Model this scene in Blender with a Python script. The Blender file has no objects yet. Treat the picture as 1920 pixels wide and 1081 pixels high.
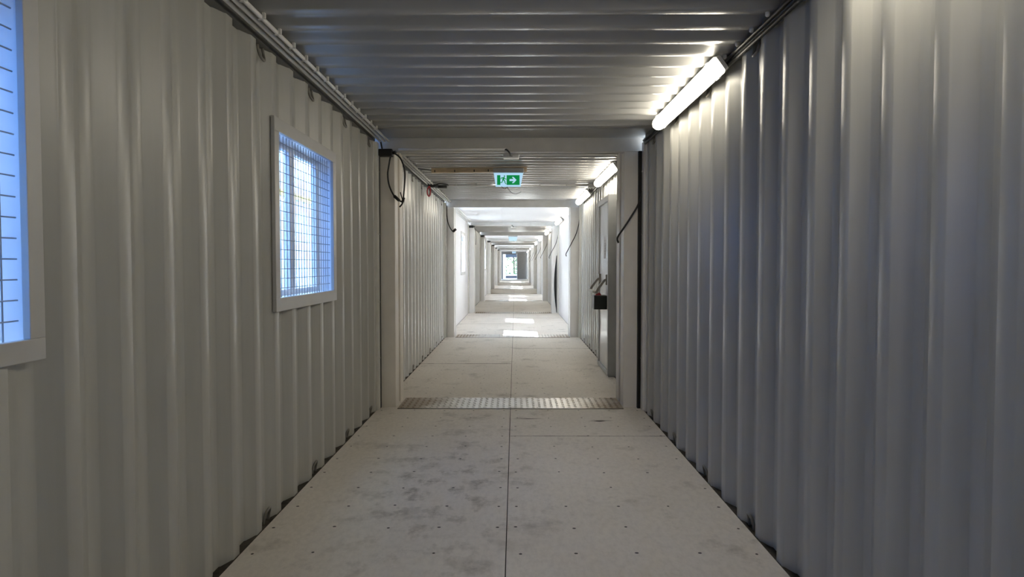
import bpy, math, random
from mathutils import Vector, Matrix

random.seed(7)
SC = bpy.context.scene
COL = SC.collection
PI = math.pi

# ------------------------------------------------------------------ camera
F_PX, CAM_H = 1307.0, 1.29
PITCH, YAW = math.radians(1.99), math.radians(0.24)
cam_d = bpy.data.cameras.new('camera')
cam_d.sensor_width = 36.0
cam_d.lens = F_PX / 1920 * 36.0
cam_d.clip_start, cam_d.clip_end = 0.05, 400
cam = bpy.data.objects.new('camera', cam_d)
COL.objects.link(cam)
cam.location = (0, 0, CAM_H)
cam.rotation_euler = (PI / 2 - PITCH, 0, YAW)
SC.camera = cam
ROT = cam.rotation_euler.to_matrix()


def at(px, py, y):
    """Point of the corridor seen at a pixel of the photograph, at distance y along the corridor."""
    d = ROT @ Vector(((px - 960) / F_PX, (540.5 - py) / F_PX, -1))
    return Vector((0, 0, CAM_H)) + d * (y / d.y)


# ------------------------------------------------------------------ materials
def newmat(name):
    m = bpy.data.materials.new(name)
    m.use_nodes = True
    nt = m.node_tree
    return m, nt, nt.nodes['Principled BSDF']


def setp(b, color=None, rough=None, metal=None, spec=None):
    if color is not None:
        b.inputs['Base Color'].default_value = (*color, 1)
    if rough is not None:
        b.inputs['Roughness'].default_value = rough
    if metal is not None:
        b.inputs['Metallic'].default_value = metal
    if spec is not None:
        b.inputs['Specular IOR Level'].default_value = spec


def plain(name, color, rough=0.5, metal=0.0, spec=0.5, var=0.06, scale=9.0, bump=0.0, vs=(1, 1, 1)):
    """Paint, plastic or metal with a slight noise variation of colour and, where wanted, a fine bump."""
    m, nt, b = newmat(name)
    setp(b, color, rough, metal, spec)
    tc = nt.nodes.new('ShaderNodeTexCoord')
    mp = nt.nodes.new('ShaderNodeMapping')
    mp.inputs['Scale'].default_value = vs
    nz = nt.nodes.new('ShaderNodeTexNoise')
    nz.inputs['Scale'].default_value = scale
    nz.inputs['Detail'].default_value = 5
    nt.links.new(tc.outputs['Object'], mp.inputs['Vector'])
    nt.links.new(mp.outputs['Vector'], nz.inputs['Vector'])
    rp = nt.nodes.new('ShaderNodeValToRGB')
    rp.color_ramp.elements[0].position = 0.3
    rp.color_ramp.elements[1].position = 0.7
    rp.color_ramp.elements[0].color = (*[c * (1 - var) for c in color], 1)
    rp.color_ramp.elements[1].color = (*[min(1, c * (1 + var)) for c in color], 1)
    nt.links.new(nz.outputs['Fac'], rp.inputs['Fac'])
    nt.links.new(rp.outputs['Color'], b.inputs['Base Color'])
    if bump:
        bp = nt.nodes.new('ShaderNodeBump')
        bp.inputs['Strength'].default_value = bump
        bp.inputs['Distance'].default_value = 0.01
        nt.links.new(nz.outputs['Fac'], bp.inputs['Height'])
        nt.links.new(bp.outputs['Normal'], b.inputs['Normal'])
    return m


def emis(name, color, strength, base=(0.8, 0.8, 0.8)):
    m, nt, b = newmat(name)
    setp(b, base, 0.4)
    b.inputs['Emission Color'].default_value = (*color, 1)
    b.inputs['Emission Strength'].default_value = strength
    return m


def steel_paint(name, color, scuff=(0.20, 0.17, 0.13), rough=0.42, var=0.07, spec=0.5):
    """Light grey container paint: faint vertical streaks, small dark scuffs and gentle dents."""
    m, nt, b = newmat(name)
    L = nt.links.new
    setp(b, color, rough, 0.0, spec)
    tc = nt.nodes.new('ShaderNodeTexCoord')
    mp = nt.nodes.new('ShaderNodeMapping')
    mp.inputs['Scale'].default_value = (6, 6, 0.5)
    L(tc.outputs['Object'], mp.inputs['Vector'])
    n1 = nt.nodes.new('ShaderNodeTexNoise')
    n1.inputs['Scale'].default_value = 2.0
    n1.inputs['Detail'].default_value = 6
    L(mp.outputs['Vector'], n1.inputs['Vector'])
    r1 = nt.nodes.new('ShaderNodeValToRGB')
    r1.color_ramp.elements[0].position, r1.color_ramp.elements[1].position = 0.3, 0.7
    r1.color_ramp.elements[0].color = (*[c * (1 - var) for c in color], 1)
    r1.color_ramp.elements[1].color = (*[min(1, c * (1 + var)) for c in color], 1)
    L(n1.outputs['Fac'], r1.inputs['Fac'])
    mp2 = nt.nodes.new('ShaderNodeMapping')
    mp2.inputs['Scale'].default_value = (3, 3, 7)
    L(tc.outputs['Object'], mp2.inputs['Vector'])
    n2 = nt.nodes.new('ShaderNodeTexNoise')
    n2.inputs['Scale'].default_value = 1.6
    n2.inputs['Detail'].default_value = 8
    n2.inputs['Roughness'].default_value = 0.65
    L(mp2.outputs['Vector'], n2.inputs['Vector'])
    r2 = nt.nodes.new('ShaderNodeValToRGB')
    r2.color_ramp.elements[0].position, r2.color_ramp.elements[1].position = 0.72, 0.80
    r2.color_ramp.elements[0].color = (0, 0, 0, 1)
    r2.color_ramp.elements[1].color = (0.45, 0.45, 0.45, 1)
    L(n2.outputs['Fac'], r2.inputs['Fac'])
    mx = nt.nodes.new('ShaderNodeMix')
    mx.data_type = 'RGBA'
    L(r2.outputs['Color'], mx.inputs['Factor'])
    L(r1.outputs['Color'], mx.inputs['A'])
    mx.inputs['B'].default_value = (*scuff, 1)
    L(mx.outputs['Result'], b.inputs['Base Color'])
    n3 = nt.nodes.new('ShaderNodeTexNoise')
    n3.inputs['Scale'].default_value = 4.0
    n3.inputs['Detail'].default_value = 2
    L(tc.outputs['Object'], n3.inputs['Vector'])
    bp = nt.nodes.new('ShaderNodeBump')
    bp.inputs['Strength'].default_value = 0.07
    bp.inputs['Distance'].default_value = 0.02
    L(n3.outputs['Fac'], bp.inputs['Height'])
    L(bp.outputs['Normal'], b.inputs['Normal'])
    return m


def floor_board():
    """Grey beige cement board: fine grain along the boards, brownish dirt, darker smudges on the walked part."""
    m, nt, b = newmat('floor_board')
    L = nt.links.new
    setp(b, (0.5, 0.46, 0.41), 0.6, 0, 0.35)
    tc = nt.nodes.new('ShaderNodeTexCoord')

    def noise(scale, detail, vs, rough=0.55):
        mp = nt.nodes.new('ShaderNodeMapping')
        mp.inputs['Scale'].default_value = vs
        L(tc.outputs['Object'], mp.inputs['Vector'])
        n = nt.nodes.new('ShaderNodeTexNoise')
        n.inputs['Scale'].default_value = scale
        n.inputs['Detail'].default_value = detail
        n.inputs['Roughness'].default_value = rough
        L(mp.outputs['Vector'], n.inputs['Vector'])
        return n

    def ramp(src, p0, p1, c0, c1):
        r = nt.nodes.new('ShaderNodeValToRGB')
        r.color_ramp.elements[0].position, r.color_ramp.elements[1].position = p0, p1
        r.color_ramp.elements[0].color, r.color_ramp.elements[1].color = (*c0, 1), (*c1, 1)
        L(src, r.inputs['Fac'])
        return r

    def mix(fac, a, bcol):
        x = nt.nodes.new('ShaderNodeMix')
        x.data_type = 'RGBA'
        L(fac, x.inputs['Factor'])
        L(a, x.inputs['A'])
        if isinstance(bcol, tuple):
            x.inputs['B'].default_value = (*bcol, 1)
        else:
            L(bcol, x.inputs['B'])
        return x

    base = ramp(noise(1.1, 5, (1, 0.6, 1)).outputs['Fac'], 0.3, 0.7, (0.645, 0.60, 0.545), (0.76, 0.715, 0.655))
    grain = ramp(noise(22, 6, (1.6, 0.8, 1), 0.7).outputs['Fac'], 0.42, 0.70, (0, 0, 0), (0.35, 0.35, 0.35))
    c1 = mix(grain.outputs['Color'], base.outputs['Color'], (0.42, 0.385, 0.35))
    blot = ramp(noise(2.3, 7, (1.2, 1.0, 1), 0.68).outputs['Fac'], 0.56, 0.70, (0, 0, 0), (0.75, 0.75, 0.75))
    c2 = mix(blot.outputs['Color'], c1.outputs['Result'], (0.34, 0.31, 0.275))
    # worn smudged patch left of the seam
    vd = nt.nodes.new('ShaderNodeVectorMath')
    vd.operation = 'MULTIPLY_ADD'
    vd.inputs[1].default_value = (1.9, 0.75, 0)
    vd.inputs[2].default_value = (0.42 * 1.9, -4.1 * 0.75, 0)
    L(tc.outputs['Object'], vd.inputs[0])
    ln = nt.nodes.new('ShaderNodeVectorMath')
    ln.operation = 'LENGTH'
    L(vd.outputs['Vector'], ln.inputs[0])
    mr = nt.nodes.new('ShaderNodeMapRange')
    mr.inputs['From Min'].default_value, mr.inputs['From Max'].default_value = 0.4, 1.35
    mr.inputs['To Min'].default_value, mr.inputs['To Max'].default_value = 1, 0
    L(ln.outputs['Value'], mr.inputs['Value'])
    sm = ramp(noise(5.5, 8, (1.15, 0.9, 1), 0.68).outputs['Fac'], 0.52, 0.66, (0, 0, 0), (0.75, 0.75, 0.75))
    mu = nt.nodes.new('ShaderNodeMath')
    mu.operation = 'MULTIPLY'
    L(sm.outputs['Color'], mu.inputs[0])
    L(mr.outputs['Result'], mu.inputs[1])
    c3 = mix(mu.outputs['Value'], c2.outputs['Result'], (0.25, 0.22, 0.185))
    L(c3.outputs['Result'], b.inputs['Base Color'])
    bp = nt.nodes.new('ShaderNodeBump')
    bp.inputs['Strength'].default_value = 0.12
    bp.inputs['Distance'].default_value = 0.004
    L(grain.outputs['Color'], bp.inputs['Height'])
    L(bp.outputs['Normal'], b.inputs['Normal'])
    return m


def glass_mat():
    m, nt, b = newmat('window_glass')
    nt.nodes.remove(b)
    t = nt.nodes.new('ShaderNodeBsdfTransparent')
    t.inputs['Color'].default_value = (0.93, 0.97, 0.98, 1)
    g = nt.nodes.new('ShaderNodeBsdfGlossy')
    g.inputs['Roughness'].default_value = 0.02
    mx = nt.nodes.new('ShaderNodeMixShader')
    mx.inputs['Fac'].default_value = 0.06
    nt.links.new(t.outputs['BSDF'], mx.inputs[1])
    nt.links.new(g.outputs['BSDF'], mx.inputs[2])
    nt.links.new(mx.outputs['Shader'], nt.nodes['Material Output'].inputs['Surface'])
    return m


def tread_mat():
    m = plain('aluminium_tread', (0.62, 0.60, 0.57), 0.36, 0.75, 0.5, 0.12, 14, 0.0)
    nt = m.node_tree
    b = nt.nodes['Principled BSDF']
    L = nt.links.new
    old = b.inputs['Base Color'].links[0].from_socket
    tc = nt.nodes.new('ShaderNodeTexCoord')
    n = nt.nodes.new('ShaderNodeTexNoise')
    n.inputs['Scale'].default_value = 2.1
    n.inputs['Detail'].default_value = 4
    L(tc.outputs['Object'], n.inputs['Vector'])
    sx = nt.nodes.new('ShaderNodeSeparateXYZ')
    L(tc.outputs['Object'], sx.inputs['Vector'])
    ab = nt.nodes.new('ShaderNodeMath')
    ab.operation = 'ABSOLUTE'
    L(sx.outputs['X'], ab.inputs[0])
    ad = nt.nodes.new('ShaderNodeMath')
    ad.operation = 'ADD'
    L(ab.outputs['Value'], ad.inputs[0])
    L(n.outputs['Fac'], ad.inputs[1])
    mr = nt.nodes.new('ShaderNodeMapRange')
    mr.inputs['From Min'].default_value, mr.inputs['From Max'].default_value = 1.1, 1.4
    L(ad.outputs['Value'], mr.inputs['Value'])
    mx = nt.nodes.new('ShaderNodeMix')
    mx.data_type = 'RGBA'
    L(mr.outputs['Result'], mx.inputs['Factor'])
    L(old, mx.inputs['A'])
    mx.inputs['B'].default_value = (0.28, 0.22, 0.16, 1)
    L(mx.outputs['Result'], b.inputs['Base Color'])
    return m


M = {}
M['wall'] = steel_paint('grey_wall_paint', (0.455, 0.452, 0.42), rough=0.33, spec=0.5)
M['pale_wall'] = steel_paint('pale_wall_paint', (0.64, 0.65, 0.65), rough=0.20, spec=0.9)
M['white_wall'] = steel_paint('white_wall_paint', (0.80, 0.80, 0.82), (0.6, 0.58, 0.55), 0.5, 0.012)
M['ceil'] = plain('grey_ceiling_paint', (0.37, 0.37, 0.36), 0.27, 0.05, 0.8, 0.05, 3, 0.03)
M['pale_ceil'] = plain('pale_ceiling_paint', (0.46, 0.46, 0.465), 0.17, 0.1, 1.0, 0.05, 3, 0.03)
M['white_ceil'] = plain('white_ceiling_paint', (0.70, 0.70, 0.72), 0.4, 0, 0.5, 0.02, 3, 0.03)
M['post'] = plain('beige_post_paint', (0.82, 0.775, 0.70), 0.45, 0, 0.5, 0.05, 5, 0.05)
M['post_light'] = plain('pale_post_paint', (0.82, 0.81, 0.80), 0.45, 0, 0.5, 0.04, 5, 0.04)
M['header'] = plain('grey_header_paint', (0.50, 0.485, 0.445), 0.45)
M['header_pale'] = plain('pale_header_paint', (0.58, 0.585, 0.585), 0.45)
M['strip'] = plain('pale_edge_strip', (0.68, 0.67, 0.63), 0.45)
M['seal'] = plain('black_rubber', (0.012, 0.012, 0.013), 0.6, 0, 0.3)
M['rail'] = plain('dirty_rail', (0.055, 0.048, 0.04), 0.8, 0, 0.2, 0.5, 22, 0.3)
M['top_rail'] = plain('grey_top_rail', (0.16, 0.16, 0.155), 0.5, 0, 0.4, 0.15, 9)
M['floor'] = floor_board()
M['gap'] = plain('dark_gap', (0.03, 0.027, 0.024), 0.9, 0, 0.1)
M['scuff'] = plain('dark_scuff', (0.10, 0.09, 0.08), 0.8, 0, 0.2, 0.3, 40)
M['tread'] = tread_mat()
M['screw'] = plain('dark_screw', (0.03, 0.026, 0.022), 0.6, 0.2)
M['frame'] = plain('window_frame_paint', (0.52, 0.515, 0.50), 0.4, 0, 0.5, 0.03)
M['sash'] = plain('white_sash', (0.82, 0.83, 0.85), 0.35, 0, 0.5, 0.02)
M['wire'] = plain('galvanised_wire', (0.42, 0.43, 0.45), 0.45, 0.4)
M['glass'] = glass_mat()
M['conduit'] = plain('white_conduit', (0.85, 0.84, 0.82), 0.32, 0, 0.5, 0.03)
M['clip'] = plain('white_clip', (0.75, 0.74, 0.71), 0.4)
M['cable'] = plain('black_cable', (0.012, 0.012, 0.012), 0.42, 0, 0.5)
M['hook'] = plain('worn_hook_steel', (0.22, 0.21, 0.19), 0.5, 0.3, 0.5, 0.25, 30)
M['lamp_body'] = plain('grey_lamp_body', (0.52, 0.52, 0.51), 0.45)
M['lamp_clip'] = plain('steel_lamp_clip', (0.6, 0.6, 0.6), 0.3, 0.8)
M['lamp'] = emis('lamp_diffuser', (1.0, 0.915, 0.75), 12.0)
M['wood'] = plain('pale_batten_wood', (0.64, 0.50, 0.34), 0.6, 0, 0.3, 0.2, 14, 0.1, (1, 8, 8))
M['sign_box'] = plain('grey_sign_housing', (0.50, 0.50, 0.51), 0.4)
M['sign_lit'] = emis('sign_lit_white', (0.46, 0.76, 1.0), 0.55, (0.25, 0.25, 0.25))
M['sign_green'] = emis('sign_green', (0.0, 0.26, 0.06), 0.5, (0.0, 0.2, 0.06))
M['sensor'] = plain('white_sensor_plastic', (0.8, 0.8, 0.79), 0.35)
M['black_box'] = plain('black_box_plastic', (0.014, 0.02, 0.017), 0.4)
M['red'] = plain('red_plastic', (0.42, 0.02, 0.03), 0.4)
M['door_frame'] = plain('grey_door_frame', (0.46, 0.47, 0.47), 0.4, 0.0)
M['door_leaf'] = plain('grey_door_leaf', (0.66, 0.67, 0.68), 0.28, 0.0)
M['silver'] = plain('brushed_push_bar', (0.30, 0.285, 0.26), 0.4, 0.2)
M['paper'] = plain('paper', (0.72, 0.72, 0.74), 0.8, 0, 0.2, 0.1, 30)
M['end_panel'] = plain('grey_end_panel', (0.215, 0.20, 0.18), 0.6)
M['white_out'] = plain('white_outdoor_paint', (0.80, 0.81, 0.83), 0.5)
M['blue_beam'] = plain('blue_grey_beam', (0.032, 0.038, 0.046), 0.9, 0, 0.05)
M['dark_base'] = plain('dark_base', (0.02, 0.022, 0.028), 0.7)
M['ground'] = plain('pale_gravel_ground', (0.55, 0.545, 0.53), 0.9, 0, 0.2, 0.15, 6, 0.2)
M['deck'] = plain('pale_concrete_deck', (0.50, 0.50, 0.51), 0.8)
M['blue_out'] = plain('pale_blue_container_paint', (0.76, 0.84, 0.95), 0.5)
M['blue_shade'] = plain('blue_container_shade', (0.11, 0.27, 0.58), 0.5)  # near part of the neighbour stack, its bluish shade put into the colour
M['yellow'] = plain('yellow_stripe', (0.75, 0.55, 0.06), 0.5)
M['bark'] = plain('bark', (0.05, 0.045, 0.04), 0.9, 0, 0.2, 0.3, 12, 0.4)
M['leaf'] = plain('leaf_green', (0.10, 0.18, 0.075), 0.55, 0, 0.3, 0.35, 2.5)
M['leaf_b'] = plain('leaf_pale_green', (0.13, 0.21, 0.10), 0.55, 0, 0.3, 0.35, 2.5)


# ------------------------------------------------------------------ mesh builder
class MB:
    def __init__(self):
        self.v, self.f, self.mi, self.sm = [], [], [], []

    def face(self, pts, mat=0, smooth=False):
        n = len(self.v)
        self.v += [tuple(p) for p in pts]
        self.f.append(tuple(range(n, n + len(pts))))
        self.mi.append(mat)
        self.sm.append(smooth)

    def box(self, x0, x1, y0, y1, z0, z1, mat=0):
        n = len(self.v)
        self.v += [(x, y, z) for z in (z0, z1) for y in (y0, y1) for x in (x0, x1)]
        for q in ((0, 2, 3, 1), (4, 5, 7, 6), (0, 1, 5, 4), (2, 6, 7, 3), (0, 4, 6, 2), (1, 3, 7, 5)):
            self.f.append(tuple(n + i for i in q))
            self.mi.append(mat)
            self.sm.append(False)

    def prism(self, poly, vec, mat=0):
        """poly: closed loop of 3-D points, swept by vec."""
        n, k = len(self.v), len(poly)
        vec = Vector(vec)
        self.v += [tuple(p) for p in poly] + [tuple(Vector(p) + vec) for p in poly]
        self.f.append(tuple(range(n + k - 1, n - 1, -1)))
        self.f.append(tuple(range(n + k, n + 2 * k)))
        self.mi += [mat, mat]
        self.sm += [False, False]
        for i in range(k):
            j = (i + 1) % k
            self.f.append((n + i, n + j, n + k + j, n + k + i))
            self.mi.append(mat)
            self.sm.append(False)

    def tube(self, pts, r, seg=8, mat=0, cap=True):
        pts = [Vector(p) for p in pts]
        n0 = len(self.v)
        up = None
        for i, p in enumerate(pts):
            t = (pts[min(i + 1, len(pts) - 1)] - pts[max(i - 1, 0)]).normalized()
            if up is None:
                up = Vector((0, 0, 1)) if abs(t.z) < 0.9 else Vector((1, 0, 0))
            a = t.cross(up)
            if a.length < 1e-5:
                a = t.cross(Vector((1, 0.3, 0)))
            a.normalize()
            b = t.cross(a).normalized()
            up = -b if (-b).dot(up) > 0 else b
            rr = r[i] if isinstance(r, (list, tuple)) else r
            for k in range(seg):
                an = 2 * PI * k / seg
                self.v.append(tuple(p + a * (rr * math.cos(an)) + up * (rr * math.sin(an))))
        for i in range(len(pts) - 1):
            for k in range(seg):
                k2 = (k + 1) % seg
                self.f.append((n0 + i * seg + k, n0 + i * seg + k2, n0 + (i + 1) * seg + k2, n0 + (i + 1) * seg + k))
                self.mi.append(mat)
                self.sm.append(True)
        if cap:
            for base in (n0, n0 + (len(pts) - 1) * seg):
                self.f.append(tuple(base + k for k in range(seg)))
                self.mi.append(mat)
                self.sm.append(False)

    def rings(self, rings, mat=0, smooth=True, cap=True):
        n0, k = len(self.v), len(rings[0])
        for r in rings:
            self.v += [tuple(p) for p in r]
        for i in range(len(rings) - 1):
            for j in range(k):
                j2 = (j + 1) % k
                self.f.append((n0 + i * k + j, n0 + i * k + j2, n0 + (i + 1) * k + j2, n0 + (i + 1) * k + j))
                self.mi.append(mat)
                self.sm.append(smooth)
        if cap:
            for base in (n0, n0 + (len(rings) - 1) * k):
                self.f.append(tuple(base + q for q in range(k)))
                self.mi.append(mat)
                self.sm.append(False)

    def disc(self, c, r, n=8, mat=0, axis='z', sx=1.0):
        pts = []
        for k in range(n):
            a = 2 * PI * k / n
            u, w = r * sx * math.cos(a), r * math.sin(a)
            pts.append((c[0] + u, c[1] + w, c[2]) if axis == 'z' else ((c[0] + u, c[1], c[2] + w) if axis == 'y' else (c[0], c[1] + u, c[2] + w)))
        self.face(pts, mat)

    def build(self, name, mats, parent=None, origin=(0, 0, 0), bevel=0.0, recalc=True):
        o = Vector(origin)
        me = bpy.data.meshes.new(name)
        me.from_pydata([tuple(Vector(p) - o) for p in self.v], [], self.f)
        for m in (mats if isinstance(mats, (list, tuple)) else [mats]):
            me.materials.append(m)
        me.polygons.foreach_set('material_index', self.mi)
        me.polygons.foreach_set('use_smooth', self.sm)
        if recalc:
            import bmesh
            bm = bmesh.new()
            bm.from_mesh(me)
            bmesh.ops.recalc_face_normals(bm, faces=bm.faces)
            bm.to_mesh(me)
            bm.free()
        me.update()
        ob = bpy.data.objects.new(name, me)
        COL.objects.link(ob)
        if parent is not None:
            ob.parent = parent
        else:
            ob.location = o
        if bevel:
            b = ob.modifiers.new('edge', 'BEVEL')
            b.width = bevel
            b.segments = 2
            b.limit_method = 'ANGLE'
            b.angle_limit = math.radians(50)
        return ob


def tag(o, label, cat, group=None, kind=None):
    o['label'] = label
    o['category'] = cat
    if group:
        o['group'] = group
    if kind:
        o['kind'] = kind
    return o


def empty(name, loc):
    o = bpy.data.objects.new(name, None)
    COL.objects.link(o)
    o.location = loc
    return o


def copy_tree(src, loc, rz=None):
    r = src.copy()
    COL.objects.link(r)
    r.location = loc
    if rz is not None:
        r.rotation_euler = (0, 0, rz)
    for ch in src.children:
        c = ch.copy()
        COL.objects.link(c)
        c.parent = r
        for g in ch.children:
            d = g.copy()
            COL.objects.link(d)
            d.parent = c
    return r


def smooth_path(pts, n=6):
    """Catmull-Rom through the points."""
    P = [Vector(p) for p in pts]
    P = [P[0] * 2 - P[1]] + P + [P[-1] * 2 - P[-2]]
    out = []
    for i in range(1, len(P) - 2):
        for k in range(n):
            t = k / n
            a, b, c, d = P[i - 1], P[i], P[i + 1], P[i + 2]
            out.append(0.5 * ((2 * b) + (c - a) * t + (2 * a - 5 * b + 4 * c - d) * t * t + (3 * b - a - 3 * c + d) * t ** 3))
    out.append(P[-2])
    return out


# ------------------------------------------------------------------ layout of the corridor
XL, XR = -1.235, 1.148        # inner ridges of the side walls
FXL, FXR = -1.225, 1.14       # floor edges
JL, J1 = 6.06, 6.26           # length of a container, first joint
JW = 0.44                     # depth of a joint
NB = 10                       # containers in view
ZC = 2.40                     # ceiling
OPL, OPR = -1.075, 0.975      # opening between the posts of a joint
ORD = ['nearest', 'second', 'third', 'fourth', 'fifth', 'sixth', 'seventh', 'eighth', 'ninth', 'tenth']

SEC = ['unseen rear'] + ORD
TRIM = [0]


def joint(n):                 # front of joint n (n = 0 lies beside the camera)
    return J1 + JL * (n - 1)


def bay(n):                   # clear stretch of container n
    return joint(n - 1) + JW, joint(n) - (0.06 if n == 0 else 0)


def is_white(n):
    return n in (3, 5, 7, 9)


WIN_W, WIN_Z0, WIN_Z1 = 1.215, 1.045, 2.045
windows = {1: [(0.66, 1.801), (3.555, 4.765)]}
for n in (3, 5, 7, 9):
    j = joint(n - 1)
    windows[n] = [(j + 0.62, j + 1.83), (j + 3.60, j + 4.81)]


def corr_profile(y0, y1, pitch, phase, ridge, flank, depth, rnd=0.010):
    """Trapezoid corrugation along y: list of (y, depth); ridge centres at phase + k*pitch lie at depth 0."""
    a, b = ridge / 2, ridge / 2 + flank
    keys = [(-pitch / 2, depth), (-b - rnd, depth), (-b, depth * 0.93), (-b + rnd, depth * 0.8), (-a - rnd, depth * 0.2), (-a, depth * 0.07), (-a + rnd, 0),
            (a - rnd, 0), (a, depth * 0.07), (a + rnd, depth * 0.2), (b - rnd, depth * 0.8), (b, depth * 0.93), (b + rnd, depth)]

    def dep(y):
        t = (y - phase + pitch / 2) % pitch - pitch / 2
        ks = keys + [(pitch / 2, depth)]
        for i in range(len(ks) - 1):
            if ks[i][0] <= t <= ks[i + 1][0]:
                w = ks[i + 1][0] - ks[i][0]
                return ks[i][1] + (ks[i + 1][1] - ks[i][1]) * ((t - ks[i][0]) / w if w else 0)
        return depth

    ys = {y0, y1}
    k = int((y0 - phase) / pitch) - 2
    while phase + k * pitch < y1 + pitch:
        for q, _ in keys:
            y = phase + k * pitch + q
            if y0 < y < y1:
                ys.add(y)
        k += 1
    return sorted(ys), dep


def side_wall(n, side):
    y0, y1 = bay(n)
    y0, y1 = y0 - 0.03, y1 - 0.13
    holes = windows.get(n, []) if side == 'left' else []
    holes = [(a + 0.05, b - 0.05) for a, b in holes]
    z0, z1 = -0.04, 2.366
    X, s = (XL, -1) if side == 'left' else (XR, 1)
    mb = MB()
    if is_white(n):
        ys, dep = sorted({y0, y1, *[h for p in holes for h in p]}), lambda y: 0.0
    else:
        ph, pi = (2.21, 0.279) if side == 'left' else (1.63, 0.272)
        ys, dep = corr_profile(y0, y1, pi, ph, 0.072, 0.068, 0.036, 0.004)
        ys = sorted(set(ys) | {h for p in holes for h in p})
    row = {}

    def vid(i, z):
        if (i, z) not in row:
            row[(i, z)] = len(mb.v)
            mb.v.append((X + s * dep(ys[i]), ys[i], z))
        return row[(i, z)]

    zs = [z0, WIN_Z0 + 0.05, WIN_Z1 - 0.05, z1]
    for i in range(len(ys) - 1):
        mid = (ys[i] + ys[i + 1]) / 2
        inh = any(a < mid < b for a, b in holes)
        for k in range(3):
            if inh and k == 1:
                continue
            mb.f.append((vid(i, zs[k]), vid(i + 1, zs[k]), vid(i + 1, zs[k + 1]), vid(i, zs[k + 1])))
            mb.mi.append(0)
            mb.sm.append(not is_white(n))
    TR = TRIM
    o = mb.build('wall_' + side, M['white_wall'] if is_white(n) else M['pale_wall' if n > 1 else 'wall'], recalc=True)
    kindw = 'smooth white' if is_white(n) else 'corrugated light grey steel'
    tag(o, f'{kindw} {side} wall of the {SEC[n]} section', 'wall', kind='structure')
    # bottom and top rails that carry the sheet
    b = MB()
    xa, xb = (X - 0.075, FXL - 0.004) if side == 'left' else (FXR + 0.004, X + 0.075)
    b.box(xa, xb, y0, y1, -0.16, -0.006)
    TR[0] += 1
    rb = b.build(f'trim_{TR[0]}', M['rail'])
    tag(rb, f'dirty bottom rail under the {side} wall of the {SEC[n]} section', 'rail', kind='structure')
    b = MB()
    xa, xb = (X - 0.075, X + 0.012) if side == 'left' else (X - 0.012, X + 0.075)
    b.box(xa, xb, y0, y1, 2.362, 2.45)
    TR[0] += 1
    rt = b.build(f'trim_{TR[0]}', M['white_wall'] if is_white(n) else M['top_rail'], bevel=0.004)
    tag(rt, f'top rail above the {side} wall of the {SEC[n]} section', 'rail', kind='structure')


def ceiling(n):
    y0, y1 = bay(n)
    y0 -= 0.03
    mb = MB()
    xa, xb = XL - 0.03, XR + 0.03
    if is_white(n):
        mb.box(xa, xb, y0, y1 + 0.02, ZC - 0.01, ZC + 0.05)
    else:
        ys, dep = corr_profile(y0, y1 - 0.52, 0.2075, 3.085, 0.060, 0.046, 0.032, 0.009)
        top = ys[-1]
        ys += [top + 0.02, y1 + 0.02]
        z = lambda i: (ZC - 0.012 + dep(ys[i])) if ys[i] <= top else ZC + 0.016
        for i in range(len(ys)):
            mb.v += [(xa, ys[i], z(i)), (xb, ys[i], z(i))]
        for i in range(len(ys) - 1):
            mb.f.append((2 * i, 2 * i + 1, 2 * i + 3, 2 * i + 2))
            mb.mi.append(0)
            mb.sm.append(i < len(ys) - 3)
        k = len(mb.v)
        mb.box(xa - 0.04, xb + 0.04, y0, y1 + 0.02, 2.452, 2.475)      # outer skin of the roof
        mb.box(xa - 0.04, xa + 0.012, y0, y1 + 0.02, 2.435, 2.455)
        mb.box(xb - 0.012, xb + 0.04, y0, y1 + 0.02, 2.435, 2.455)
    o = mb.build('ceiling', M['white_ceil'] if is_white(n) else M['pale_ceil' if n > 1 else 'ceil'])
    tag(o, f"{'smooth white' if is_white(n) else 'ribbed grey steel'} ceiling of the {SEC[n]} section", 'ceiling', kind='structure')


for n in range(0, NB + 1):
    side_wall(n, 'left')
    side_wall(n, 'right')
    ceiling(n)

# ------------------------------------------------------------------ floor: one boarded floor along the whole corridor
fl = MB()
SEAM = -0.04
fl.box(FXL, FXR, -5.7, joint(NB) + 0.2, -0.14, -0.010, 1)


def board(x0, x1, y0, y1):
    g = 0.0022
    fl.box(x0 + g, x1 - g, y0 + g, y1 - g, -0.009, 0.0, 0)


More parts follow.
